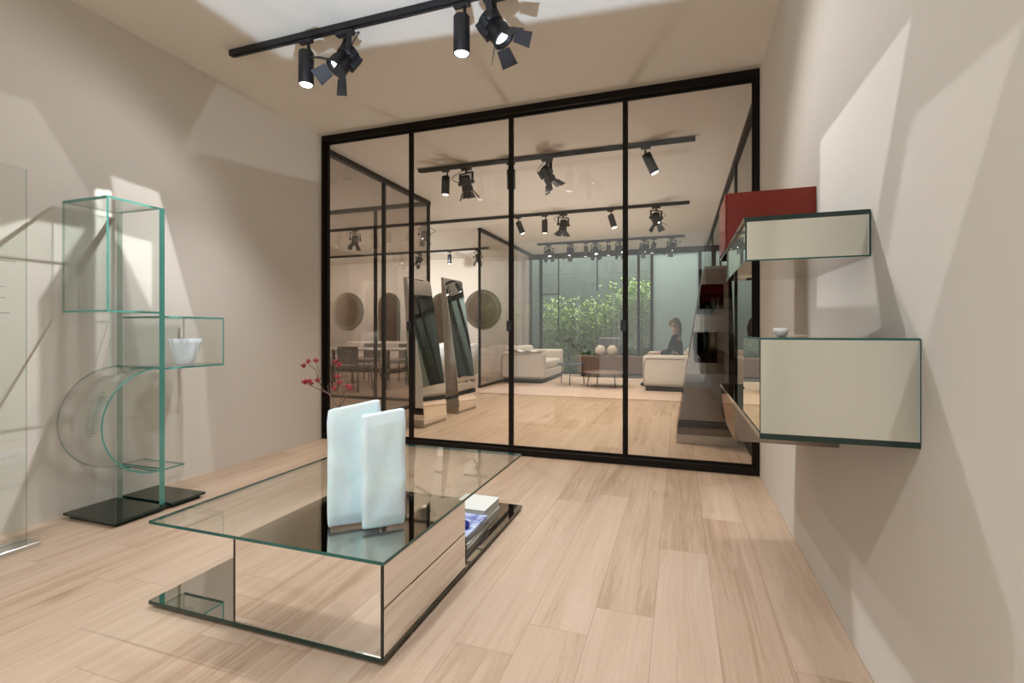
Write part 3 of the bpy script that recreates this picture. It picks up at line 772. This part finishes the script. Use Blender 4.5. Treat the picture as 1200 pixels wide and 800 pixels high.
for k, (u, kd, lit) in enumerate(((643, 'b', 1), (668, 'b', 1), (687, 'c', 0), (698, 'b', 1), (713, 'c', 0), (726, 'b', 1), (755, 'b', 1), (767, 'c', 0), (787, 'b', 1))):
    p = px(u, 283, TE)
    fixture(kd, p.x, TE, (random.uniform(-.3, .3), -.3 if kd == 'b' else .1, -1), ('barn door spotlight ' if kd == 'b' else 'cylinder spotlight ') + pos[k] + ' ' + et, bool(lit))
for x, y, l in ((-4.127, 5.414, 'round lit downlight in the left room ceiling, seen through smoked glass'), (-6.47, 8.04, 'tiny recessed downlight far back in the left room ceiling')):
    t = thing('downlight', (x, y, H), l, 'ceiling light', 'downlights')
    g = G(); g.lathe([(.045, -.001), (.060, -.001), (.060, -.008), (.045, -.008)], 0, 28, (x, y, H)); obj('ring', g, WHITE, t)
    g = G(); g.lathe([(.001, -.004), (.045, -.004), (.045, -.001), (.001, -.001)], 0, 28, (x, y, H)); obj('lamp_disc', g, LENS, t)

# ------------------------------------------------------------------ leaning mirrors behind the partition
def leaning(prof, y0, y1, label, sgn, front):
    """prof: outline in X-Z; front: which side of the outline is the looking glass."""
    t = thing('leaning_mirror', (prof[0][0], (y0 + y1) / 2, 0), label, 'mirror', 'leaning floor mirrors')
    g = G(); fs = g.prism(prof, 'y', y0, y1, m=0, em=1); obj('body', g, [MIRR if sgn > 0 else DARKB, MIRR if sgn > 0 else DARKB], t)
    x0_, x1_ = min(prof[0][0], prof[-1][0]), max(prof[0][0], prof[-1][0])
    obj('plinth', bx(x0_ - .004, x1_ + .004, y0 - .004, y1 + .004, 0, .088, bev=.003, seg=1), BRUSH, t)
    (xa, za), (xb, zb_) = prof[front], prof[front + 1]
    n = Vector((zb_ - za, 0, xa - xb)).normalized() * .004 * sgn
    a = Vector((xa, 0, za)); b = Vector((xb, 0, zb_)); a = a + (b - a) * .012; b = b - (b - a) * .012
    p = [Vector((a.x, y0 + .012, a.z)), Vector((a.x, y1 - .012, a.z)), Vector((b.x, y1 - .012, b.z)), Vector((b.x, y0 + .012, b.z))]
    g = G(); g.poly([q for q in p] + [q + n for q in p], [(0, 1, 2, 3), (4, 5, 6, 7), (0, 1, 5, 4), (1, 2, 6, 5), (2, 3, 7, 6), (3, 0, 4, 7)]); obj('looking_glass', g, MIRR if sgn > 0 else UNDER, t)
    t.rotation_euler = (0, 0, R(-3 if sgn > 0 else 0))
leaning([(-2.715, 0), (-2.705, .09), (-2.735, .46), (-2.935, 1.70), (-2.985, 1.72), (-2.90, .34), (-2.89, 0)], 4.91, 5.42, 'tall leaning mirror sculpture nearer the second upright of the partition', 1, 2)
leaning([(-2.745, 0), (-2.735, .09), (-2.765, .46), (-2.965, 1.80), (-3.01, 1.82), (-2.94, .34), (-2.935, 0)], 5.90, 6.42, 'tall leaning mirror sculpture with dark upper face, right of its twin', 1, 2)
leaning([(-.02, 0), (-.018, .08), (.235, 1.72), (.47, 1.72), (.52, .30), (.52, 0)], 5.06, 5.66, 'dark bronze leaning mirror sculpture on the right, behind the wall shelves', -1, 1)

# round and pill mirrors on the back wall of the left room
def pill(cx, cz, rx, rz, label, mat):
    t = thing('wall_mirror', (cx, YB, cz), label, 'mirror', 'mirrors on the left back wall')
    def ring(sx, sz): 
        out = []
        for k in range(48):
            a = 2 * math.pi * k / 48; u, v = math.cos(a) * sx, math.sin(a) * sx
            v += math.copysign(max(sz - sx, 0), v) if abs(v) > 1e-6 else 0
            out.append((cx + u, cz + v))
        return out
    g = G(); g.prism(ring(rx, rz), 'y', YB - .035, YB - .001, 0, 1); obj('rim', g, [MIRRPALE, EDGEL], t)
    g = G(); g.prism(ring(rx * .8, rz - rx * .2), 'y', YB - .045, YB - .035, 0, 1); obj('looking_glass', g, [mat, STEEL], t)
pill(-5.03, 1.68, .53, .53, 'round mirror with broad glass rim behind the leaning mirrors', ROSE)
pill(-6.25, 1.35, .34, .80, 'tall pill-shaped mirror on the back wall between the leaning mirrors', ROSE)
pill(-9.38, 1.68, .56, .56, 'round bronze mirror on the far left of the back wall', ROSE)
pill(-7.95, 1.35, .36, .85, 'tall pill-shaped mirror on the back wall seen through smoked glass', ROSE)

# ------------------------------------------------------------------ sofas, rug and tables at the back
tag(obj('rug', bx(-3.4, .52, 8.0, 11.6, 0, .012, bev=.004, seg=1), RUGM), 'large pinkish beige rug under the sofas in the back room', 'rug', kind='stuff')
def sofa(x0, x1, y0, y1, face, label):
    """face +1 looks to +X, -1 looks to -X; the arms stand at the two Y ends."""
    t = thing('sofa', ((x0 + x1) / 2, (y0 + y1) / 2, .012), label, 'sofa', 'cream sofas')
    bx0, bx1 = (x0, x0 + .26) if face > 0 else (x1 - .26, x1)
    sx0, sx1 = (x0 + .20, x1 - .02) if face > 0 else (x0 + .02, x1 - .20)
    for a, b in ((y0, y0 + .24), (y1 - .24, y1)): obj('arm', bx(x0, x1, a, b, .10, .66, bev=.06, seg=4), UPH, t)
    obj('backrest', bx(bx0, bx1, y0 + .22, y1 - .22, .10, .76, bev=.07, seg=4), UPH, t)
    obj('seat_base', bx(sx0, sx1, y0 + .20, y1 - .20, .10, .28, bev=.03, seg=3), UPH, t)
    obj('seat_cushion', bx(sx0, sx1, y0 + .24, y1 - .24, .28, .46, bev=.06, seg=4), UPH, t)
    g = G(); g.box(x0 + .05, x1 - .05, y0 + .05, y1 - .05, .012, .10); obj('base', g, PLINTH, t)
    g = G(); yy = y0 - .006
    pts = [(x0 + .02, yy, .12), (x0 + .02, yy, .52), (x0 + .07, yy, .60), (x1 - .30, yy, .60)]; g.tube(pts, .006, 0, 6); g.tube([(x0 + .02, yy, .12), (x1 - .06, yy, .09)], .006, 0, 6)
    obj('piping', g, GREY, t)
    return t
sofa(-3.56, -2.62, 9.70, 11.55, 1, 'cream upholstered sofa with white throw, left in the back room')
sofa(-.62, .40, 9.15, 11.0, -1, 'cream upholstered sofa on the right in the back room, where a person sits')
g = G()
n1, n2 = 16, 12; pts = {}
for i in range(n1 + 1):
    for j in range(n2 + 1):
        x = -3.30 + .66 * i / n1; s_ = j / n2
        y = 9.66 + .34 * s_; z = .672 + .03 * abs(noise.noise(Vector((x * 6, y * 5, 1)))) + (.02 * math.sin(i * .9))
        pts[i, j] = g.bm.verts.new((x, y, z + .008))
for i in range(n1):
    for j in range(n2): f = g.bm.faces.new((pts[i, j], pts[i + 1, j], pts[i + 1, j + 1], pts[i, j + 1])); f.smooth = True
o = obj('throw_blanket', g, THROW, at=(-2.97, 9.83, .672)); m = o.modifiers.new('t', 'SOLIDIFY'); m.thickness = .014
tag(o, 'rumpled white throw lying over the near arm of the left sofa', 'blanket')
def round_table(x, y, r, h, label, mat, legs=3):
    t = thing('side_table', (x, y, 0), label, 'table')
    g = G(); g.lathe([(.001, h - .025), (r - .004, h - .025), (r, h - .02), (r, h - .004), (r - .004, h), (.001, h)], 0, 40, (x, y, 0)); obj('tabletop', g, mat, t)
    for k in range(legs):
        a = 2 * math.pi * k / legs + .6; g = G(); g.tube([(x + r * .8 * math.cos(a), y + r * .8 * math.sin(a), h - .02), (x + r * .9 * math.cos(a), y + r * .9 * math.sin(a), .024)], .010, 0, 8); obj('leg', g, BLACK, t)
    return t
round_table(-2.05, 9.75, .30, .44, 'small round black side table with thin legs beside the left sofa', pbr('dark_tabletop', (.03, .028, .03), .3))
round_table(-1.35, 9.65, .44, .30, 'low round brown coffee table between the two sofas', WOOD, 4)
t = thing('sideboard', (-1.3, 11.75, 0), 'long low brown wooden sideboard below the garden window', 'sideboard')
obj('body', bx(-2.3, -.70, 11.62, 12.05, .10, .50, bev=.006, seg=1), WOOD, t)
for x in (-2.2, -.8):
    for y in (11.68, 12.0): obj('leg', bx(x - .02, x + .02, y - .02, y + .02, .0, .10), BLACK, t)
for u in (-2.295, -1.762, -1.229): obj('door', bx(u + .004, u + .527, 11.608, 11.619, .11, .49), WOOD, t)
CREAM = pbr('cream_ceramic', (.66, .56, .44), .6)
for x, l in ((-1.78, 'round cream ceramic pot, the left one of the pair on the sideboard'), (-1.50, 'round cream ceramic pot, the right one of the pair on the sideboard')):
    g = G(); g.lathe([(.05, 0), (.09, .02), (.125, .10), (.115, .18), (.07, .235), (.05, .25), (.045, .24), (.02, .22)], 0, 28, (x, 11.8, .5005)); tag(obj('pot', g, CREAM), l, 'pot', 'pots on the sideboard')
t = thing('table_lamp', (-2.12, 9.75, .44), 'small black table lamp with drooping heads on the round side table', 'lamp')
g = G(); g.lathe([(.001, 0), (.06, 0), (.06, .012), (.001, .012)], 0, 20, (-2.12, 9.75, .4402)); obj('base', g, BLACK, t)
g = G(); g.tube([(-2.12, 9.75, .45), (-2.12, 9.75, .80), (-2.10, 9.75, .92), (-2.04, 9.75, .96)], .006, 0, 6); g.tube([(-2.12, 9.75, .75), (-2.13, 9.76, .88), (-2.17, 9.76, .93)], .005, 0, 6); obj('stem', g, BLACK, t)
for c in ((-2.03, 9.75, .95), (-2.18, 9.76, .92)):
    g = G(); g.lathe([(.001, .03), (.03, .02), (.05, -.03), (.045, -.03), (.001, .0)], 0, 18, c); obj('lamp_shade', g, BLACK, t)
# grey armchair out in the court, its back to the window
t = thing('armchair', (-1.68, 12.9, -.02), 'low grey armchair outside the garden window, behind the ceramic pots', 'armchair')
obj('seat', bx(-1.93, -1.43, 12.72, 12.97, .14, .42, bev=.05, seg=3), GREY, t); obj('backrest', bx(-1.95, -1.41, 12.58, 12.72, .14, .93, bev=.05, seg=3), GREY, t)
for x in (-1.88, -1.48):
    for y in (12.64, 12.92): g = G(); g.tube([(x, y, .16), (x, y, -.02)], .012, 0, 8); obj('leg', g, BLACK, t)

# person sitting on the right sofa, seen from the side
def skin(name, verts, edges, radii, mats, parent, sub=2):
    me = bpy.data.meshes.new(name); me.from_pydata([Vector(v) for v in verts], edges, []); me.materials.append(mats)
    o = bpy.data.objects.new(name, me); COL.objects.link(o)
    if parent is not None: o.parent = parent
    m = o.modifiers.new('skin', 'SKIN'); m.use_smooth_shade = True
    if not me.skin_vertices: me.skin_vertices.new(name='')
    for i, r in enumerate(radii): me.skin_vertices[0].data[i].radius = r if isinstance(r, tuple) else (r, r)
    me.skin_vertices[0].data[0].use_root = True
    s = o.modifiers.new('sub', 'SUBSURF'); s.levels = sub; s.render_levels = sub
    return o
def person():
    # local frame: faces -X; pelvis resting on the seat cushion
    t = thing('person', (-.04, 9.95, .46), 'seated person in black with long light brown hair on the right sofa', 'person')
    v = [(0, 0, .10), (.01, 0, .25), (.0, 0, .40), (-.02, 0, .52), (-.03, 0, .60), (-.045, 0, .68), (-.05, 0, .76), (-.055, 0, .84)]
    ed = [(i, i + 1) for i in range(7)]
    r = [(.15, .12), (.14, .11), (.15, .11), (.11, .09), (.050, .050), (.075, .065), (.088, .078), (.060, .058)]
    for s in (-1, 1):
        k = len(v); v += [(-.02, s * .13, .50), (-.06, s * .20, .45), (-.13, s * .23, .24), (-.32, s * .17, .20), (-.40, s * .14, .20)]
        ed += [(3, k)] + [(k + i, k + i + 1) for i in range(4)]; r += [.06, .055, .045, .035, .03]
        k = len(v); v += [(-.08, s * .09, .08), (-.46, s * .12, .08), (-.50, s * .11, -.20), (-.50, s * .10, -.39), (-.60, s * .10, -.42)]
        ed += [(0, k)] + [(k + i, k + i + 1) for i in range(4)]; r += [.085, .062, .052, .036, .028]
    b = skin('body', v, ed, r, SKIN, t)
    # clothes over the body
    vc = v[:4] + [(-.028, 0, .575)]; ec = [(0, 1), (1, 2), (2, 3), (3, 4)]; rc = [(.165, .135), (.155, .125), (.165, .125), (.125, .105), .062]
    for s in (-1, 1):
        k = len(vc); vc += [(-.02, s * .13, .50), (-.06, s * .20, .45), (-.13, s * .23, .24), (-.30, s * .175, .20)]
        ec += [(3, k)] + [(k + i, k + i + 1) for i in range(3)]; rc += [.072, .067, .057, .045]
    skin('sweater', vc, ec, rc, CLOTH, t)
    vt = [(0, 0, .09)]; et_ = []; rt_ = [(.158, .128)]
    for s in (-1, 1):
        k = len(vt); vt += [(-.08, s * .09, .08), (-.46, s * .12, .08), (-.50, s * .11, -.20), (-.50, s * .10, -.37)]
        et_ += [(0, k)] + [(k + i, k + i + 1) for i in range(3)]; rt_ += [.096, .072, .060, .048]
    skin('trousers', vt, et_, rt_, CLOTH, t)
    g = G(); g.blob((-.035, 0, .79), (.105, .092, .115), 0, 3, .12); g.blob((.03, 0, .66), (.065, .10, .20), 0, 3, .15); g.blob((.03, 0, .54), (.05, .085, .16), 0, 3, .2)
    obj('hair', g, HAIR, t, local=True)
    g = G(); g.blob((-.142, 0, .755), (.014, .011, .018), 0, 2)
    for s in (-1, 1): g.blob((-.126, s * .032, .785), (.008, .013, .009), 1, 2); g.blob((-.05, s * .086, .76), (.02, .01, .03), 0, 2)
    g.blob((-.128, 0, .715), (.009, .022, .007), 2, 2)
    obj('face_features', g, [SKIN, CLOTH, pbr('lips', (.4, .15, .13), .5)], t, local=True)
    for s in (-1, 1):
        g = G(); hx, hy, hz = -.41, s * .135, .20
        g.blob((hx - .03, hy, hz), (.045, .036, .016), 0, 2)
        for k, L in enumerate((.055, .065, .062, .048)):
            y = hy + (k - 1.5) * .017; g.tube([(hx - .06, y, hz), (hx - .06 - L * .5, y, hz - .004), (hx - .06 - L, y, hz - .018)], [.008, .0075, .006], 0, 6)
        g.tube([(hx - .01, hy - s * .03, hz), (hx - .035, hy - s * .052, hz - .005), (hx - .06, hy - s * .056, hz - .012)], [.010, .009, .007], 0, 6)
        obj('hand', g, SKIN, t, local=True)
        g = G(); g.blob((-.56, s * .10, -.405), (.12, .045, .035), 0, 2); obj('shoe', g, CLOTH, t, local=True)
person()

# dark cabinets behind the smoked glass on the right
t = thing('cabinet', (1.4, 9, 0), 'tall black cabinet behind the dark glass wall on the right', 'cabinet')
obj('body', bx(1.0, 1.6, 8.4, 10.0, .06, 2.2, bev=.006, seg=1), pbr('black_lacquer', (.008, .008, .009), .3), t); obj('plinth', bx(1.03, 1.57, 8.43, 9.97, 0, .06), PLINTH, t)
for y in (8.41, 9.21): obj('door', bx(.985, .999, y, y + .78, .08, 2.18), pbr('black_door', (.012, .012, .012), .25), t)

# ------------------------------------------------------------------ left back room: dining set and white chairs
t = thing('dining_table', (-6.1, 8.3, 0), 'white topped dining table with dark frame seen through smoked glass', 'table')
obj('tabletop', bx(-7.2, -5.0, 7.9, 8.8, .72, .75, bev=.004, seg=1), WHITE, t)
for x in (-7.0, -5.2):
    for y in (8.0, 8.7): obj('leg', bx(x - .025, x + .025, y - .025, y + .025, 0, .72), BLACK, t)
def chair(x, y, rz, label):
    t = thing('dining_chair', (x, y, 0), label, 'chair', 'chairs round the dining table'); t.rotation_euler = (0, 0, R(rz))
    obj('seat', bx(-.23, .23, -.23, .23, .42, .47, bev=.02, seg=2), GREY, t, local=True); obj('backrest', bx(-.22, .22, .20, .24, .50, .82, bev=.015, seg=2), GREY, t, local=True)
    for sx in (-.2, .2):
        for sy in (-.2, .2): g = G(); g.tube([(sx, sy, .43), (sx * 1.1, sy * 1.1, 0)], .013, 0, 8); obj('leg', g, BLACK, t, local=True)
        g = G(); g.tube([(sx, .21, .45), (sx, .22, .6)], .01, 0, 6); obj('back_post', g, BLACK, t, local=True)
chair(-5.6, 7.55, 180, 'grey dining chair at the near side of the table, right one')
chair(-6.5, 7.55, 180, 'grey dining chair at the near side of the table, left one')
chair(-5.6, 9.15, 0, 'grey dining chair at the far side of the table, right one')
chair(-6.5, 9.15, 0, 'grey dining chair at the far side of the table, left one')
def tub(x, y, rz, label):
    t = thing('tub_chair', (x, y, 0), label, 'armchair', 'white tub chairs'); t.rotation_euler = (0, 0, R(rz))
    g = G(); n = 28; rows = []
    for (z, ri, ro) in ((.10, .30, .36), (.40, .32, .40), (.70, .33, .42)):
        rows.append(([Vector((math.cos(a) * ro, math.sin(a) * ro, z + (.12 * math.sin(a) if z > .6 else 0))) for a in (R(-20) + R(220) * k / n for k in range(n + 1))],
                     [Vector((math.cos(a) * ri, math.sin(a) * ri, z + (.12 * math.sin(a) if z > .6 else 0))) for a in (R(-20) + R(220) * k / n for k in range(n + 1))]))
    V = [([g.bm.verts.new(p) for p in o_], [g.bm.verts.new(p) for p in i_]) for o_, i_ in rows]
    for (o1, i1), (o2, i2) in zip(V, V[1:]):
        for k in range(n): g.bm.faces.new((o1[k], o1[k + 1], o2[k + 1], o2[k])); g.bm.faces.new((i1[k], i2[k], i2[k + 1], i1[k + 1]))
        for e_ in (0, n): g.bm.faces.new((o1[e_], o2[e_], i2[e_], i1[e_]))
    for (o1, i1) in (V[0], V[-1]):
        for k in range(n): g.bm.faces.new((o1[k], i1[k], i1[k + 1], o1[k + 1]))
    sh = obj('shell', g, WHITE, t, local=True)
    for p in sh.data.polygons: p.use_smooth = True
    g = G(); g.lathe([(.001, .36), (.29, .36), (.305, .39), (.305, .44), (.28, .47), (.001, .48)], 0, 30); obj('seat', g, THROW, t, local=True)
    g = G(); g.lathe([(.001, 0), (.26, 0), (.26, .03), (.06, .06), (.05, .35), (.001, .36)], 0, 24); obj('pedestal', g, WHITE, t, local=True)
tub(-4.75, 10.35, -60, 'white tub armchair behind the right leaning mirror')
tub(-5.65, 10.9, -30, 'white tub armchair between the two leaning mirrors, farther back')
t = thing('sofa', (-7.9, 11.2, 0), 'long pale sofa against the back wall, seen through smoked glass', 'sofa')
obj('seat', bx(-9.0, -6.9, 10.9, 11.75, .12, .44, bev=.05, seg=3), UPH, t); obj('backrest', bx(-9.0, -6.9, 11.65, 11.95, .12, .80, bev=.06, seg=3), UPH, t); obj('base', bx(-8.9, -7.0, 10.98, 11.85, 0, .12), PLINTH, t)
